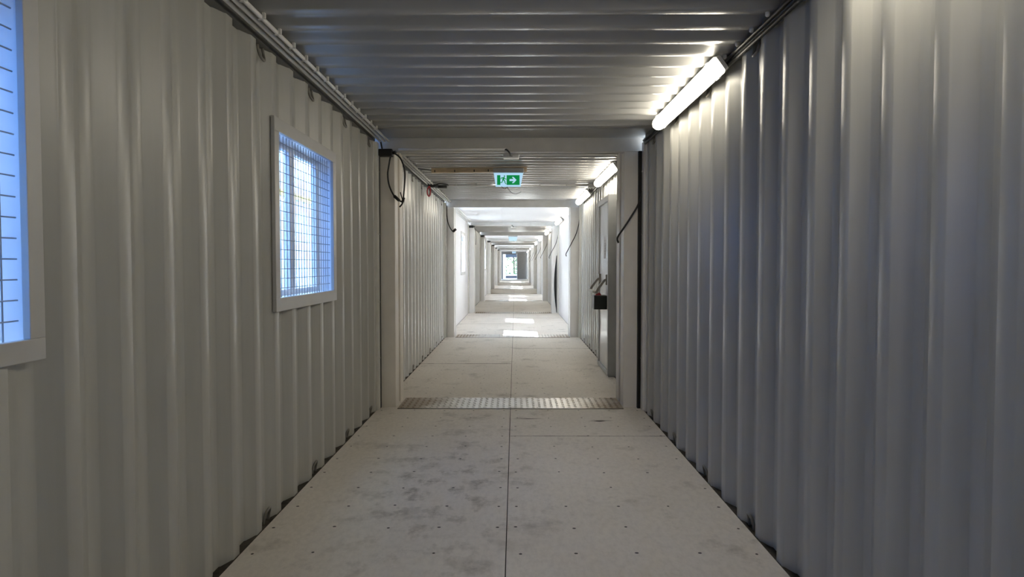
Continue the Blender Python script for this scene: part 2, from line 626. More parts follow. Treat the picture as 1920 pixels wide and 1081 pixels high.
for n in range(0, NB + 1):
    ya, yb = (joint(n) + 0.2 if n > 0 else -5.7), joint(n + 1) + 0.2
    if n == NB:
        break
    cl, cr = ya + 2.55, (5.20 if n == 0 else ya + 4.2)
    if n == 0:
        cl = 0.4
    for xx0, xx1, cc in ((FXL, SEAM, cl), (SEAM, FXR, cr)):
        board(xx0, xx1, ya, cc)
        board(xx0, xx1, cc, yb)
    for sx0, sx1, cc in ((FXL, SEAM, cl), (SEAM, FXR, cr)):
        if n < 3:
            hw = 0.006 if n == 0 else 0.013
            K = 14
            for q in range(K):
                a0, a1 = sx0 + 0.01 + (sx1 - sx0 - 0.02) * q / K, sx0 + 0.01 + (sx1 - sx0 - 0.02) * (q + 1) / K
                e = hw * random.uniform(0.45, 1.2)
                fl.face([(a0, cc - e, 0.0007), (a1, cc - e, 0.0007), (a1, cc + e, 0.0007), (a0, cc + e, 0.0007)], 3)
    # screws in rows across the boards, only where the photo resolves them
    if n < 3:
        r = 0
        yy = ya + 0.16 if n else 2.155
        while yy < yb - 0.25:
            for bx0, bx1 in ((FXL, SEAM), (SEAM, FXR)):
                for k in range(5):
                    sx = bx0 + 0.055 + (bx1 - bx0 - 0.11) * k / 4 + random.uniform(-0.014, 0.014)
                    if random.random() < 0.94:
                        fl.disc((sx, yy + random.uniform(-0.012, 0.012), 0.0006), 0.0085, 7, 2, sx=random.uniform(0.8, 1.15))
            yy += 0.305
for px0, px1, py, w in ((957, 1020, 786.5, 0.012), (1102, 1152, 790, 0.012), (962, 990, 784, 0.006), (1112, 1136, 791, 0.02)):
    y = CAM_H * F_PX / (py - 495)
    a, b2 = at(px0, py, y), at(px1, py, y)
    fl.face([(a.x, y, 0.0008), ((a.x + b2.x) / 2, y - w, 0.0008), (b2.x, y + 0.004, 0.0008), ((a.x + b2.x) / 2, y + w, 0.0008)], 3)
floor_o = fl.build('floor', [M['floor'], M['gap'], M['screw'], M['scuff']])
tag(floor_o, 'grey beige boarded floor with screw rows, running the length of the corridor', 'floor', kind='structure')


# ------------------------------------------------------------------ joints: portal frames and tread plates
def portal(n):
    j = joint(n)
    post = M['post'] if n == 1 else M['post_light']
    TRIM[0] += 1
    root = empty(f'trim_{TRIM[0]}', (0, j, 0))
    tag(root, f'steel portal frame of two posts and a header beam, {ORD[n-1]} container joint', 'portal frame', kind='structure')
    org = (0, j, 0)
    for s in (-1, 1):
        xi = OPL if s < 0 else OPR
        xo = (XL - 0.10) if s < 0 else (XR + 0.10)
        m = MB()
        for (a, b, e) in ((0, 0.17, 0.0), (0.17, 0.27, 0.018), (0.27, JW, 0.0)):
            x_in = xi + (-e if s < 0 else e)
            m.box(min(x_in, xo), max(x_in, xo), j + a, j + b, -0.02, 2.36)
        p = m.build('post', post, root, org, 0.006)
        m = MB()                                             # pale edge strip of the container beside the post
        x0 = XL + 0.004 if s < 0 else XR - 0.024
        m.box(x0, x0 + 0.026, j - 0.135, j - 0.05, 0.0, 2.362)
        x1 = XL - 0.075 if s < 0 else XR - 0.004
        m.box(x1, x1 + 0.079, j - 0.16, j - 0.05, -0.02, 2.362)
        for z in (0.45, 0.95, 1.55, 2.1):
            m.box(x0 + (0.026 if s < 0 else -0.006), x0 + (0.032 if s < 0 else 0), j - 0.11, j - 0.07, z, z + 0.012)
        m.build('edge_strip', M['strip'], root, org, 0.003)
        m = MB()
        if s < 0:
            m.box(XL - 0.08, -1.205, j - 0.05, j - 0.003, 0.0, 2.292)
        else:
            m.box(1.098 if n == 1 else 1.128, XR + 0.08, j - 0.05, j - 0.003, 0.0, 2.292)
        m.build('rubber_seal', M['seal'], root, org)
    m = MB()
    m.box(XL - 0.10, XR + 0.10, j - 0.004, j + 0.09, 2.292, ZC + 0.075)
    m.build('header', M['header' if n == 1 else 'header_pale'], root, org, 0.005)
    m = MB()
    m.box(XL - 0.10, XR + 0.10, j + 0.35, j + JW + 0.004, 2.325, ZC + 0.075)
    m.build('header', M['header' if n == 1 else 'header_pale'], root, org, 0.005)
    m = MB()
    m.box(XL - 0.10, XR + 0.10, j + 0.085, j + 0.355, 2.345, ZC + 0.075)
    m.build('header_cover', M['strip'], root, org)
    return root


for n in range(1, NB):
    portal(n)
# the joint beside the camera
root0 = portal(1)
root0.location = (0, joint(0) - 0.06, 0)
root0['label'] = 'steel portal frame of two posts and a header beam beside the camera position'


def make_tread():
    m = MB()
    x0, x1, w = -1.05, 0.97, 0.49
    m.box(x0, x1, 0, w, 0.001, 0.005)
    px, py = 0.054, 0.049
    nx, ny = int((x1 - x0) / px), int(w / py)
    for i in range(nx):
        for k in range(ny):
            cx, cy = x0 + (i + 0.55) * px, (k + 0.5) * py + 0.004
            a = (PI / 4 if (i + k) % 2 else -PI / 4)
            L_, W_, H = 0.021, 0.0055, 0.0032
            ca, sa = math.cos(a), math.sin(a)
            T = lambda u, v, z: (cx + u * ca - v * sa, cy + u * sa + v * ca, z)
            n0 = len(m.v)
            m.v += [T(-L_, 0, 0.005), T(0, -W_, 0.005), T(L_, 0, 0.005), T(0, W_, 0.005), T(-L_ * 0.5, 0, 0.005 + H), T(0, -W_ * 0.3, 0.005 + H), T(L_ * 0.5, 0, 0.005 + H), T(0, W_ * 0.3, 0.005 + H)]
            for q in ((0, 1, 5, 4), (1, 2, 6, 5), (2, 3, 7, 6), (3, 0, 4, 7), (4, 5, 6, 7)):
                m.f.append(tuple(n0 + e for e in q))
                m.mi.append(0)
                m.sm.append(False)
    for i in range(9):
        for yy in (0.018, w - 0.018):
            m.disc((x0 + 0.05 + i * (x1 - x0 - 0.1) / 8, yy, 0.0088), 0.008, 8, 1)
    m.box(x0, x1, -0.004, 0.0, 0.0, 0.004, 1)
    return m.build('tread_plate', [M['tread'], M['screw']], recalc=False)


tread = make_tread()
for n in range(1, NB):
    o = tread if n == 1 else tread.copy()
    if n > 1:
        COL.objects.link(o)
    o.location = (0, joint(n) - 0.075, 0)
    tag(o, ('aluminium tread plate with brown dirty ends, across the floor at the nearest portal frame' if n == 1 else
            f'aluminium tread plate across the floor between the posts of the {ORD[n-1]} portal frame'), 'tread plate', 'tread plates over the container joints')


# ------------------------------------------------------------------ windows
def make_window(nm, y0, y1, label, plain_wall=False):
    fz0, fz1, fw = WIN_Z0, WIN_Z1, (0.056 if y0 < 2 else 0.07)
    yc = (y0 + y1) / 2
    org = (XL, yc, fz0)
    root = empty(nm, org)
    tag(root, label, 'window', kind='structure')
    m = MB()
    xa, xb = XL - 0.004, XL + 0.016

    def ring(xa, xb, a0, a1, b0, b1, w):
        m.box(xa, xb, a0, a1, b1 - w, b1)
        m.box(xa, xb, a0, a1, b0, b0 + w)
        m.box(xa, xb, a0, a0 + w, b0 + w, b1 - w)
        m.box(xa, xb, a1 - w, a1, b0 + w, b1 - w)

    ring(xa, xb, y0, y1, fz0, fz1, fw)
    m.build('window_frame', M['frame'], root, org, 0.002)
    m = MB()
    iy0, iy1, iz0, iz1 = y0 + fw - 0.004, y1 - fw + 0.004, fz0 + fw - 0.004, fz1 - fw + 0.004
    ring(XL - 0.125, XL - 0.0041, iy0 - 0.02, iy1 + 0.02, iz0 - 0.02, iz1 + 0.02, 0.02)
    m.build('reveal', M['sash'], root, org)
    m = MB()
    xs0, xs1 = XL - 0.124, XL - 0.090
    ring(xs0, xs1, iy0 + 0.001, iy1 - 0.001, iz0 + 0.001, iz1 - 0.001, 0.032)
    m.box(xs0, xs1, yc - 0.045, yc + 0.045, iz0 + 0.033, iz1 - 0.033)
    sash = m.build('sash', M['sash'], root, org, 0.003)
    m = MB()
    m.box(XL - 0.109, XL - 0.105, iy0 + 0.03, yc - 0.044, iz0 + 0.03, iz1 - 0.03)
    m.build('pane', M['glass'], sash, org)
    m = MB()
    m.box(XL - 0.109, XL - 0.105, yc + 0.044, iy1 - 0.03, iz0 + 0.03, iz1 - 0.03)
    m.build('pane', M['glass'], sash, org)
    m = MB()
    r = 0.0022
    k = 1
    while iz0 + k * 0.0515 < iz1 - 0.01:
        z = iz0 + k * 0.0515
        m.tube([(XL - 0.010, iy0 + 0.002, z), (XL - 0.010, iy1 - 0.012, z)], r, 6)
        k += 1
    k = 1
    while iy0 + k * 0.0515 < iy1 - 0.02:
        y = iy0 + k * 0.0515
        m.tube([(XL - 0.0145, y, iz0 + 0.002), (XL - 0.0145, y, iz1 - 0.002)], r, 6)
        k += 1
    m.build('wire_mesh', M['wire'], root, org)
    return root


wi = 0
WL = {1: ['white framed window with wire mesh at the left edge of the view', 'white framed window behind wire mesh in the nearest corrugated left wall']}
for n in (3, 5, 7, 9):
    WL[n] = [f'meshed window in the white left wall of the {ORD[n-1]} section, nearer of two', f'meshed window in the white left wall of the {ORD[n-1]} section, farther of two']
for n in sorted(windows):
    for k, (a, b) in enumerate(windows[n]):
        wi += 1
        make_window(f'window_{wi}', a, b, WL[n][k])


# ------------------------------------------------------------------ batten lamps along the right ceiling edge
def make_lamp():
    root = empty('batten_lamp', (0, 0, 0))
    Ln = 1.57
    tilt = math.radians(-54)
    ct, st = math.cos(tilt), math.sin(tilt)

    def sec(y, w, h0, h1, n=10):
        """D-shaped section, opening downwards, leaning towards the corridor."""
        pts = []
        for k in range(n + 1):
            a = PI + PI * k / n
            pts.append((w * math.cos(a), h0 + (h1) * math.sin(a)))
        return [(u * ct - v * st, y, u * st + v * ct) for u, v in pts]

    def body(y, w, z0, z1):
        pts = [(-w, z0), (w, z0), (w * 0.82, z1), (-w * 0.82, z1)]
        return [(u * ct - v * st, y, u * st + v * ct) for u, v in pts]

    m = MB()
    m.rings([body(0.0, 0.040, 0.002, 0.024), body(0.03, 0.050, 0.002, 0.034), body(Ln - 0.03, 0.050, 0.002, 0.034), body(Ln, 0.040, 0.002, 0.024)], smooth=False)
    m.build('housing', M['lamp_body'], root)
    m = MB()
    m.rings([sec(0.002, 0.022, 0, 0.025), sec(0.012, 0.038, 0, 0.042), sec(0.04, 0.047, 0, 0.054), sec(Ln - 0.04, 0.047, 0, 0.054), sec(Ln - 0.012, 0.038, 0, 0.042), sec(Ln - 0.002, 0.022, 0, 0.025)])
    m.build('diffuser', M['lamp'], root)
    for y in (0.13, Ln - 0.13):
        for s in (-1, 1):
            m = MB()
            p = [(s * 0.046, -0.018), (s * 0.054, -0.018), (s * 0.055, 0.018), (s * 0.047, 0.018)]
            m.prism([(u * ct - v * st, y, u * st + v * ct) for u, v in p], (0, 0.03, 0))
            m.build('clip', M['lamp_clip'], root)
    for y in (0.25, Ln - 0.25):
        m = MB()
        m.box(-0.005, 0.03, y, y + 0.04, 0.03, 0.060)
        m.build('bracket', M['lamp_clip'], root)
    return root


lamp = make_lamp()
first = True
LX, LZ = 1.066, 2.330
for n in range(1, NB + 1):
    offs = (0.62, 3.46) if n == 1 else (1.20, 3.90)
    for k, of in enumerate(offs):
        r = lamp if first else copy_tree(lamp, (0, 0, 0))
        first = False
        r.location = (LX, joint(n - 1) + of, LZ)
        if n == 1:
            lb = ['lit warm batten lamp over the right wall, nearest to the camera position', 'largest visible lit warm batten lamp, under the ribbed ceiling above the right wall'][k]
        else:
            lb = f"lit warm batten lamp above the right wall of the {ORD[n-1]} section, {'nearer' if k == 0 else 'farther'} of its two"
        tag(r, lb, 'lamp', 'batten lamps along the right ceiling edge')

# ------------------------------------------------------------------ white conduits under the left ceiling edge
CX = [-1.183, -1.147, -1.111]
CN = ['closest to the wall', 'the middle one of three', 'farthest from the wall']
for n in (1, 2, 3):
    y0, y1 = bay(n)
    y0, y1 = y0 + 0.02, y1 - (0.10 if n < 3 else 0.1)
    zc = ZC - 0.030 if n < 3 else ZC - 0.022
    for k, x in enumerate(CX):
        m = MB()
        m.tube([(x, y0, zc - 0.003 * k * 0), (x, (y0 + y1) / 2, zc), (x, y1, zc)], 0.0095, 8)
        o = m.build('conduit', M['conduit'], None, (x, y0, zc))
        tag(o, f'white conduit under the left ceiling edge of the {ORD[n-1]} section, {CN[k]}', 'conduit', 'white conduits along the left ceiling edge')
        if k == 2 and n < 3:
            yy = 3.085 - 0.2075 * int((3.085 - y0) / 0.2075)
            while yy < y1 - 0.5:
                c = MB()
                c.box(x + 0.007, x + 0.019, yy - 0.008, yy + 0.008, zc - 0.006, zc + 0.018)
                c.box(x - 0.011, x + 0.008, yy - 0.006, yy + 0.006, zc - 0.0125, zc - 0.008)
                c.build('clip', M['clip'], o, (x, y0, zc))
                yy += 0.2075
# black cables along the right ceiling edge
for n in (1, 2):
    y0, y1 = bay(n)
    for k, (x, z) in enumerate(((1.136, ZC - 0.056), (1.124, ZC - 0.028))):
        m = MB()
        pts = [(x, y0 + 0.02 + (y1 - y0 - 0.14) * i / 14, z + random.uniform(-0.002, 0.002)) for i in range(15)]
        m.tube(smooth_path(pts, 3), 0.010, 7)
        o = m.build('power_cable', M['cable'], None, (x, y0, z))
        tag(o, f"black cable along the right ceiling edge of the {ORD[n-1]} section, {'against the wall' if k == 0 else 'away from the wall'}", 'cable', 'black cables along the right ceiling edge')
        if k == 1:
            yy = 3.085 - 0.2075 * int((3.085 - y0) / 0.2075)
            while yy < y1 - 0.5:
                c = MB()
                c.rings([[(x - 0.022 + q * 0.011 * math.cos(a), yy + q * 0.011 * math.sin(a), z + h) for a in [2 * PI * e / 8 for e in range(8)]] for q, h in ((0.5, -0.004), (1, 0.002), (1, 0.0165))])
                c.build('clip', M['clip'], o, (x, y0, z))
                yy += 0.2075


# ------------------------------------------------------------------ lashing rings in the wall flutes
def make_ring():
    m = MB()
    base = [(0, -0.034, 0), (0.004, -0.034, 0.035), (0.012, -0.024, 0.062), (0.018, 0, 0.074), (0.012, 0.024, 0.062), (0.004, 0.034, 0.035), (0, 0.034, 0)]
    m.tube(smooth_path(base, 4), 0.0072, 8)
    return m.build('lashing_ring', M['hook'])


ring0 = make_ring()
first = True
for n in (1, 2):
    y0, y1 = bay(n)
    for side in ('left', 'right'):
        ph, pi, k0 = (2.21 + 0.1395, 0.279, 1) if side == 'left' else (1.63 + 0.136, 0.272, 0)
        ys = [ph + pi * (k0 + 3 * i) for i in range(-3, 20)]
        ys = [y for y in ys if max(y0, 2.3 if n == 1 else 0) + 0.1 < y < y1 - 0.2]
        for lev in ('floor', 'ceiling'):
            for i, y in enumerate(ys):
                if lev == 'ceiling' and y < 2.9:
                    continue
                o = ring0 if first else ring0.copy()
                if not first:
                    COL.objects.link(o)
                first = False
                sx = 1 if side == 'left' else -1
                x = (XL - 0.020) if side == 'left' else (XR + 0.020)
                if lev == 'floor':
                    o.location = (x, y, -0.010)
                    o.rotation_euler = (0, 0, 0 if side == 'left' else PI)
                else:
                    o.location = (x, y, 2.366)
                    o.rotation_euler = (PI, 0, 0 if side == 'left' else PI)
                cnt = len(ys) - i
                place = 'last before' if cnt == 1 else ['', '', 'second', 'third', 'fourth', 'fifth', 'sixth', 'seventh'][cnt] + ' before'
                tag(o, f'lashing ring at the {lev} by the {side} wall, {place} the {ORD[n-1]} portal frame', 'lashing ring', f'lashing rings along the {side} {lev} edge')

# ------------------------------------------------------------------ cable boxes and loops on the left posts
def jbox(n, dy=0.0, small=False):
    j = joint(n)
    y = j - 0.05
    c = (-1.142, y, 2.275)
    root = empty('cable_box', c)
    tag(root, (f'black cable connector box at the top of the left post, {ORD[n-1]} portal frame'), 'cable box', 'connector boxes on the left posts')
    m = MB()
    m.box(-1.205, -1.085, y - 0.03, y + 0.049, 2.245, 2.308)
    m.build('casing', M['cable'], root, c, 0.005)
    m = MB()
    m.tube([(-1.085, y, 2.275), (-1.068, y, 2.278), (-1.055, y - 0.005, 2.285)], 0.014, 8)
    m.build('gland', M['cable'], root, c)
    return root


for n in (1, 3, 4, 5, 6, 7, 8):
    jbox(n)


def cable(pts, r, label, group=None, name='hanging_cable', extra=()):
    m = MB()
    m.tube(smooth_path(pts, 5), r, 7)
    for a, b, rr in extra:
        m.tube([a, b], rr, 8)
    p0 = pts[0]
    o = m.build(name, M['cable'], None, p0)
    return tag(o, label, 'cable', group)


Y = J1 - 0.035
A = lambda px, py, y=Y: at(px, py, y)
cable([A(732, 294), A(729.5, 308), A(727, 327), A(730, 348), A(739, 367), A(748, 375), A(755, 379)], 0.0075,
      'black cable drooping from the connector box in front of the nearest left post', 'cable loop on the nearest left post', extra=[(A(739, 367), A(749, 376), 0.014)])
cable([A(738, 287), A(744, 290), A(751, 297), A(757, 312), A(759.5, 328), A(758, 352), A(756, 374), A(754, 382), A(749, 388)], 0.0075,
      'black cable looping down right of the nearest left post and ending in a loose tail', 'cable loop on the nearest left post', extra=[(A(757.5, 370), A(754.5, 379), 0.012)])
cable([A(750.5, 360), A(753.5, 370), A(756, 378)], 0.005, 'short cable tie tail at the bottom of the looped cable on the nearest left post', 'cable loop on the nearest left post', 'cable_tie')
cable([A(713, 262, J1 - 0.1), A(715, 272, J1 - 0.08), A(717, 282, J1 - 0.06)], 0.007, 'short black cable dropping from the conduits into the nearest connector box', None)
for n in (3, 4, 5):
    j = joint(n) - 0.03
    x0 = -1.07
    cable([(x0, j, 2.27), (x0 + 0.035, j, 2.15), (x0 + 0.05, j, 2.0), (x0 + 0.04, j, 1.8)], 0.007,
          f'black cable hanging beside the inner edge of the left post, {ORD[n-1]} portal frame', 'cables hanging by the left posts')
j2 = joint(2) - 0.03
cable([at(837.5, 385, j2), at(838, 405, j2), at(841, 420, j2), at(846, 430, j2), at(850, 434, j2), at(853, 431, j2)], 0.009,
      'black cable drooping across the second left post into a connector', 'cables hanging by the left posts', extra=[(at(849.5, 434, j2), at(855, 429, j2), 0.022)])

# black cables drooping over the right posts
for n in range(1, NB):
    j = joint(n) - 0.06
    if n == 1:
        P = [(1209, 263), (1211, 300), (1209, 340), (1199, 378), (1184, 405), (1169, 428), (1160, 441), (1157.5, 448), (1159.5, 455)]
        pts = [at(px, py, j) for px, py in P]
    else:
        q = random.uniform(-0.04, 0.04)
        pts = [(1.155, j, 2.36), (1.165, j, 2.18), (1.15, j, 2.0), (1.10, j, 1.84 + q), (1.03, j, 1.70 + q), (0.955, j, 1.555 + q), (0.925, j, 1.49 + q), (0.935, j, 1.455 + q)]
        pts = [(x - 0.03, y, z) for x, y, z in pts]
    cable(pts, 0.0085 if n == 1 else 0.0075, f'black cable curving down over the right post, {ORD[n-1]} portal frame', 'cables drooping over the right posts')
# hanging rubber strip at third joint
j3 = joint(3) - 0.06
m = MB()
pr = []
for k in range(13):
    z = 0.02 + k * (1.50 / 12)
    w = 0.034 * math.sin(PI * min(1, (k + 0.4) / 12.8)) + 0.006
    xx = 1.10 - 0.03 * math.sin(PI * k / 12)
    pr.append([(xx - w, j3 - 0.01, z), (xx + w * 0.6, j3 - 0.01, z), (xx + w * 0.6, j3 + 0.004, z), (xx - w, j3 + 0.004, z)])
m.rings(pr, smooth=False)
o = m.build('rubber_strip', M['seal'], None, (1.10, j3, 0.02))
tag(o, 'loose black rubber strip bulging beside the right post of the third portal frame', 'rubber strip')

# ------------------------------------------------------------------ motion sensors on the headers, with conduit
for n in (1, 3, 5, 7):
    j = joint(n)
    c = (-0.035, j + 0.20, 2.345)
    root = empty('motion_sensor', c)
    tag(root, f'small white motion sensor box under the header of the {ORD[n-1]} portal frame', 'sensor', 'motion sensors under the headers')
    m = MB()
    m.box(-0.108, 0.038, j + 0.14, j + 0.26, 2.262, 2.343)
    m.build('casing', M['sensor'], root, c, 0.008)
    m = MB()
    m.box(-0.048, -0.022, j + 0.137, j + 0.141, 2.272, 2.277)
    m.build('slot', M['seal'], root, c)
    m = MB()
    m.tube(smooth_path([(-0.09, j - 0.012, 2.310), (-0.075, j - 0.016, 2.309), (-0.055, j - 0.01, 2.292), (-0.042, j + 0.05, 2.281), (-0.04, j + 0.135, 2.285)], 5), 0.008, 7)
    m.build('lead', M['cable'], root, c)
    m = MB()
    m.tube([(-1.04, j - 0.011, 2.310), (-0.08, j - 0.011, 2.312)], 0.0095, 8)
    o = m.build('conduit', M['conduit'], None, (-1.04, j, 2.31))
    tag(o, f'white conduit running across the header of the {ORD[n-1]} portal frame to its motion sensor', 'conduit', 'conduits on the headers')


# ------------------------------------------------------------------ exit signs
def man(mb, cx, cz, s, y, mat):
    """Running figure facing right, out of small filled outlines."""
    def P(*pts):
        mb.prism([(cx + a * s, y, cz + b * s) for a, b in pts], (0, -0.0008, 0), mat)
    n = 12
    P(*[(0.10 + 0.085 * math.cos(2 * PI * k / n), 0.42 + 0.085 * math.sin(2 * PI * k / n)) for k in range(n)])
    P((0.05, 0.33), (-0.10, 0.28), (-0.16, 0.02), (-0.04, -0.04), (0.06, 0.08), (0.14, 0.27))
    P((0.10, 0.30), (0.20, 0.14), (0.34, 0.13), (0.34, 0.06), (0.15, 0.06), (0.05, 0.19))
    P((-0.05, 0.31), (-0.28, 0.27), (-0.36, 0.08), (-0.29, 0.05), (-0.22, 0.19), (-0.06, 0.22))
    P((-0.14, 0.06), (-0.16, -0.10), (-0.22, -0.25), (-0.46, -0.27), (-0.46, -0.35), (-0.17, -0.34), (-0.06, -0.12), (-0.02, 0.0))
    P((-0.08, 0.02), (0.04, 0.06), (0.20, -0.14), (0.19, -0.27), (0.33, -0.46), (0.27, -0.51), (0.10, -0.30), (0.09, -0.16))


def exit_sign(y, pict, label, batten_label):
    cx, z1 = -0.073, 2.330
    root = empty('exit_sign', (cx, y, z1))
    org = (cx, y, z1)
    tag(root, label, 'sign', 'emergency exit signs under the ceiling')
    m = MB()
    m.box(cx - 0.172, cx + 0.172, y - 0.035, y + 0.045, 2.312, 2.364)
    m.build('housing', M['sign_box'], root, org, 0.005)
    m = MB()
    m.prism([(cx - 0.165, y - 0.018, 2.313), (cx + 0.165, y - 0.018, 2.313), (cx + 0.137, y - 0.018, 2.158), (cx - 0.143, y - 0.018, 2.158)], (0, 0.02, 0))
    m.build('light_panel', M['sign_lit'], root, org, 0.002)
    if pict:
        gx0, gx1, gz0, gz1 = cx - 0.127, cx + 0.125, 2.177, 2.286
        yf = y - 0.0182
        m = MB()
        dx0, dx1 = gx0 + 0.037, gx0 + 0.107
        m.box(gx0, dx0, yf - 0.001, yf, gz0, gz1)
        m.box(dx1, gx1, yf - 0.001, yf, gz0, gz1)
        man(m, dx0 + 0.036, (gz0 + gz1) / 2 + 0.002, 0.098, yf, 0)
        m.build('pictogram', M['sign_green'], root, org)
        m = MB()
        ax, az = (dx1 + gx1) / 2, (gz0 + gz1) / 2
        ya = yf - 0.0012
        q = lambda u, v: (ax + u, ya, az + v)
        m.prism([q(-0.040, 0.0115), q(0.006, 0.0115), q(-0.014, 0.034), q(0.006, 0.034), q(0.038, 0), q(0.006, -0.034), q(-0.014, -0.034), q(0.006, -0.0115), q(-0.040, -0.0115)], (0, -0.0006, 0))
        m.build('arrow', M['sign_lit'], root, org)
    if batten_label:
        m = MB()
        n0 = len(m.v)
        xs0, xs1 = -0.945, 0.135
        z = lambda x: 2.3875 - 0.012 * (xs1 - x) / (xs1 - xs0)
        for x in (xs0, xs1):
            m.v += [(x, y - 0.022, z(x) - 0.052), (x, y + 0.042, z(x) - 0.052), (x, y + 0.042, z(x)), (x, y - 0.022, z(x))]
        for qd in ((0, 1, 2, 3), (4, 7, 6, 5), (0, 4, 5, 1), (1, 5, 6, 2), (2, 6, 7, 3), (3, 7, 4, 0)):
            m.f.append(tuple(n0 + i for i in qd))
            m.mi.append(0)
            m.sm.append(False)
        b = MB()
        b.v, b.f, b.mi, b.sm = list(m.v), m.f, m.mi, m.sm
        o = b.build('wooden_batten', M['wood'], None, (xs0, y, 2.33), 0.002)
        o.location.y += 0.068
        tag(o, batten_label, 'batten')
        for x in (-0.905, -0.68, -0.46, -0.30):
            c = MB()
            c.box(x - 0.006, x + 0.006, y + 0.0445, y + 0.0465, z(x) - 0.05, z(x) - 0.024)
            s = c.build('staple', M['screw'], o, (xs0, y + 0.068, 2.33))
    return root


sign_root = exit_sign(7.86, True, 'green running man emergency exit sign with white arrow pointing right', 'pale wooden batten across the ceiling behind the green exit sign')
exit_sign(joint(4) + 1.6, False, 'pale glowing exit sign hanging in the fifth section', None)
exit_sign(joint(9) + 1.6, False, 'pale glowing exit sign hanging just before the end doorway', None)
ys_ = 7.84
cable([at(940, 349, ys_), at(946, 354, ys_), at(951, 350, ys_)] + [at(952, 352, ys_), at(958, 360, ys_), at(966, 363.5, ys_), at(974, 361, ys_), at(977, 359, ys_)], 0.0022,
      'x', None, 'loose_wire')
wire = bpy.data.objects['loose_wire']
for k_ in ('label', 'category'):
    del wire[k_]
wire.location -= sign_root.location
wire.parent = sign_root
cable([(-1.10, 7.95, 2.372), (-1.04, 7.94, 2.366), (-0.98, 7.93, 2.358), (-0.94, 7.93, 2.352)], 0.006, 'short black cable from the left conduits to the wooden batten', None)

# connectors, red strap and cross conduit in the second container
yb = 9.55
c = (-1.12, yb, 2.37)
root = empty('cable_connector', c)
tag(root, 'cluster of black cable connectors against the ceiling at the left conduits of the second section', 'connector')
m = MB()
m.tube([(-1.17, yb - 0.12, 2.352), (-1.05, yb - 0.05, 2.348)], 0.024, 8)
m.build('plug', M['cable'], root, c)
m = MB()
m.tube([(-1.08, yb - 0.03, 2.345), (-0.93, yb, 2.345)], 0.022, 8)
m.build('plug', M['cable'], root, c)
m = MB()
m.tube(smooth_path([(-1.09, yb - 0.1, 2.35), (-1.02, yb - 0.11, 2.375), (-0.94, yb - 0.05, 2.372), (-0.91, yb, 2.365)], 5), 0.010, 7)
m.build('lead', M['cable'], root, c)
m = MB()
m.tube(smooth_path([(-1.155, yb - 0.13, 2.34), (-1.178, yb - 0.13, 2.29), (-1.175, yb - 0.13, 2.23), (-1.155, yb - 0.13, 2.205), (-1.138, yb - 0.13, 2.24), (-1.14, yb - 0.13, 2.30), (-1.15, yb - 0.13, 2.342)], 5), 0.009, 7)
o = m.build('red_strap', M['red'], None, (-1.155, yb - 0.13, 2.34))
tag(o, 'small red looped strap hanging from the conduits at the left wall top', 'strap')
m = MB()
m.tube([(-0.92, yb, 2.368), (1.0, yb, 2.368)], 0.0095, 8)
o = m.build('conduit', M['conduit'], None, (-0.92, yb, 2.368))
tag(o, 'white conduit crossing the second ceiling from the left connectors to the right lamps', 'conduit')
for x in (-0.80, -0.52, 0.34, 0.70):
    c2 = MB()
    c2.box(x - 0.008, x + 0.008, yb - 0.013, yb + 0.013, 2.357, 2.388)
    c2.build('clip', M['lamp_body'], o, (-0.92, yb, 2.368))
m = MB()
m.box(1.0, 1.09, yb - 0.05, yb + 0.05, 2.33, 2.384)
o = m.build('junction_box', M['lamp_body'], None, (1.04, yb, 2.33), 0.004)
tag(o, 'grey junction box between the two lamps of the second section', 'junction box')
m = MB()
m.prism([(XL + 0.003, 9.30, 2.21), (XL + 0.003, 9.40, 2.21), (XL + 0.003, 9.40, 2.32), (XL + 0.003, 9.30, 2.32)], (0.003, 0, 0))
o = m.build('wall_label', M['paper'], None, (XL, 9.35, 2.26))
tag(o, 'small pale label plate high on the left wall beside the red strap', 'label plate')

# ------------------------------------------------------------------ exit door in the right wall of the second container
D0, D1, DT = 7.95, 8.92, 2.085
DX = 1.06
org = (DX, (D0 + D1) / 2, 0)
door = empty('door_1', org)
tag(door, 'grey steel emergency exit door in a box frame on the right wall', 'door', kind='structure')
m = MB()
m.box(DX, XR + 0.03, D0, D0 + 0.07, 0.012, DT)
m.box(DX, XR + 0.03, D1 - 0.07, D1, 0.012, DT)
m.box(DX, XR + 0.03, D0 + 0.07, D1 - 0.07, DT - 0.07, DT)
m.box(DX, XR + 0.03, D0 + 0.07, D1 - 0.07, 0.012, 0.06)
m.box(DX + 0.01, XR + 0.02, D0 + 0.01, D1 - 0.01, 0.0, 0.012)
m.build('door_frame', M['door_frame'], door, org, 0.003)
m = MB()
m.box(DX + 0.018, DX + 0.06, D0 + 0.072, D1 - 0.072, 0.062, DT - 0.072)
m.build('door_leaf', M['door_leaf'], door, org, 0.003)
m = MB()
bx, bz = 0.945, 0.965
m.tube([(bx, D0 + 0.12, bz), (bx, D1 - 0.12, bz)], 0.017, 10)
for y in (D0 + 0.17, D1 - 0.14):
    path = smooth_path([(DX + 0.02, y, 1.115), (DX - 0.02, y, 1.10), (1.00, y, 1.05), (0.965, y, 1.00), (bx, y, bz - 0.012)], 4)
    rr = []
    for i, p in enumerate(path):
        t = (path[min(i + 1, len(path) - 1)] - path[max(i - 1, 0)]).normalized()
        nn = Vector((t.z, 0, -t.x))
        w = Vector((0, 0.016, 0))
        rr.append([p - nn * 0.014 - w, p + nn * 0.014 - w, p + nn * 0.014 + w, p - nn * 0.014 + w])
    m.rings(rr, smooth=False)
bar = m.build('push_bar', M['silver'], door, org)
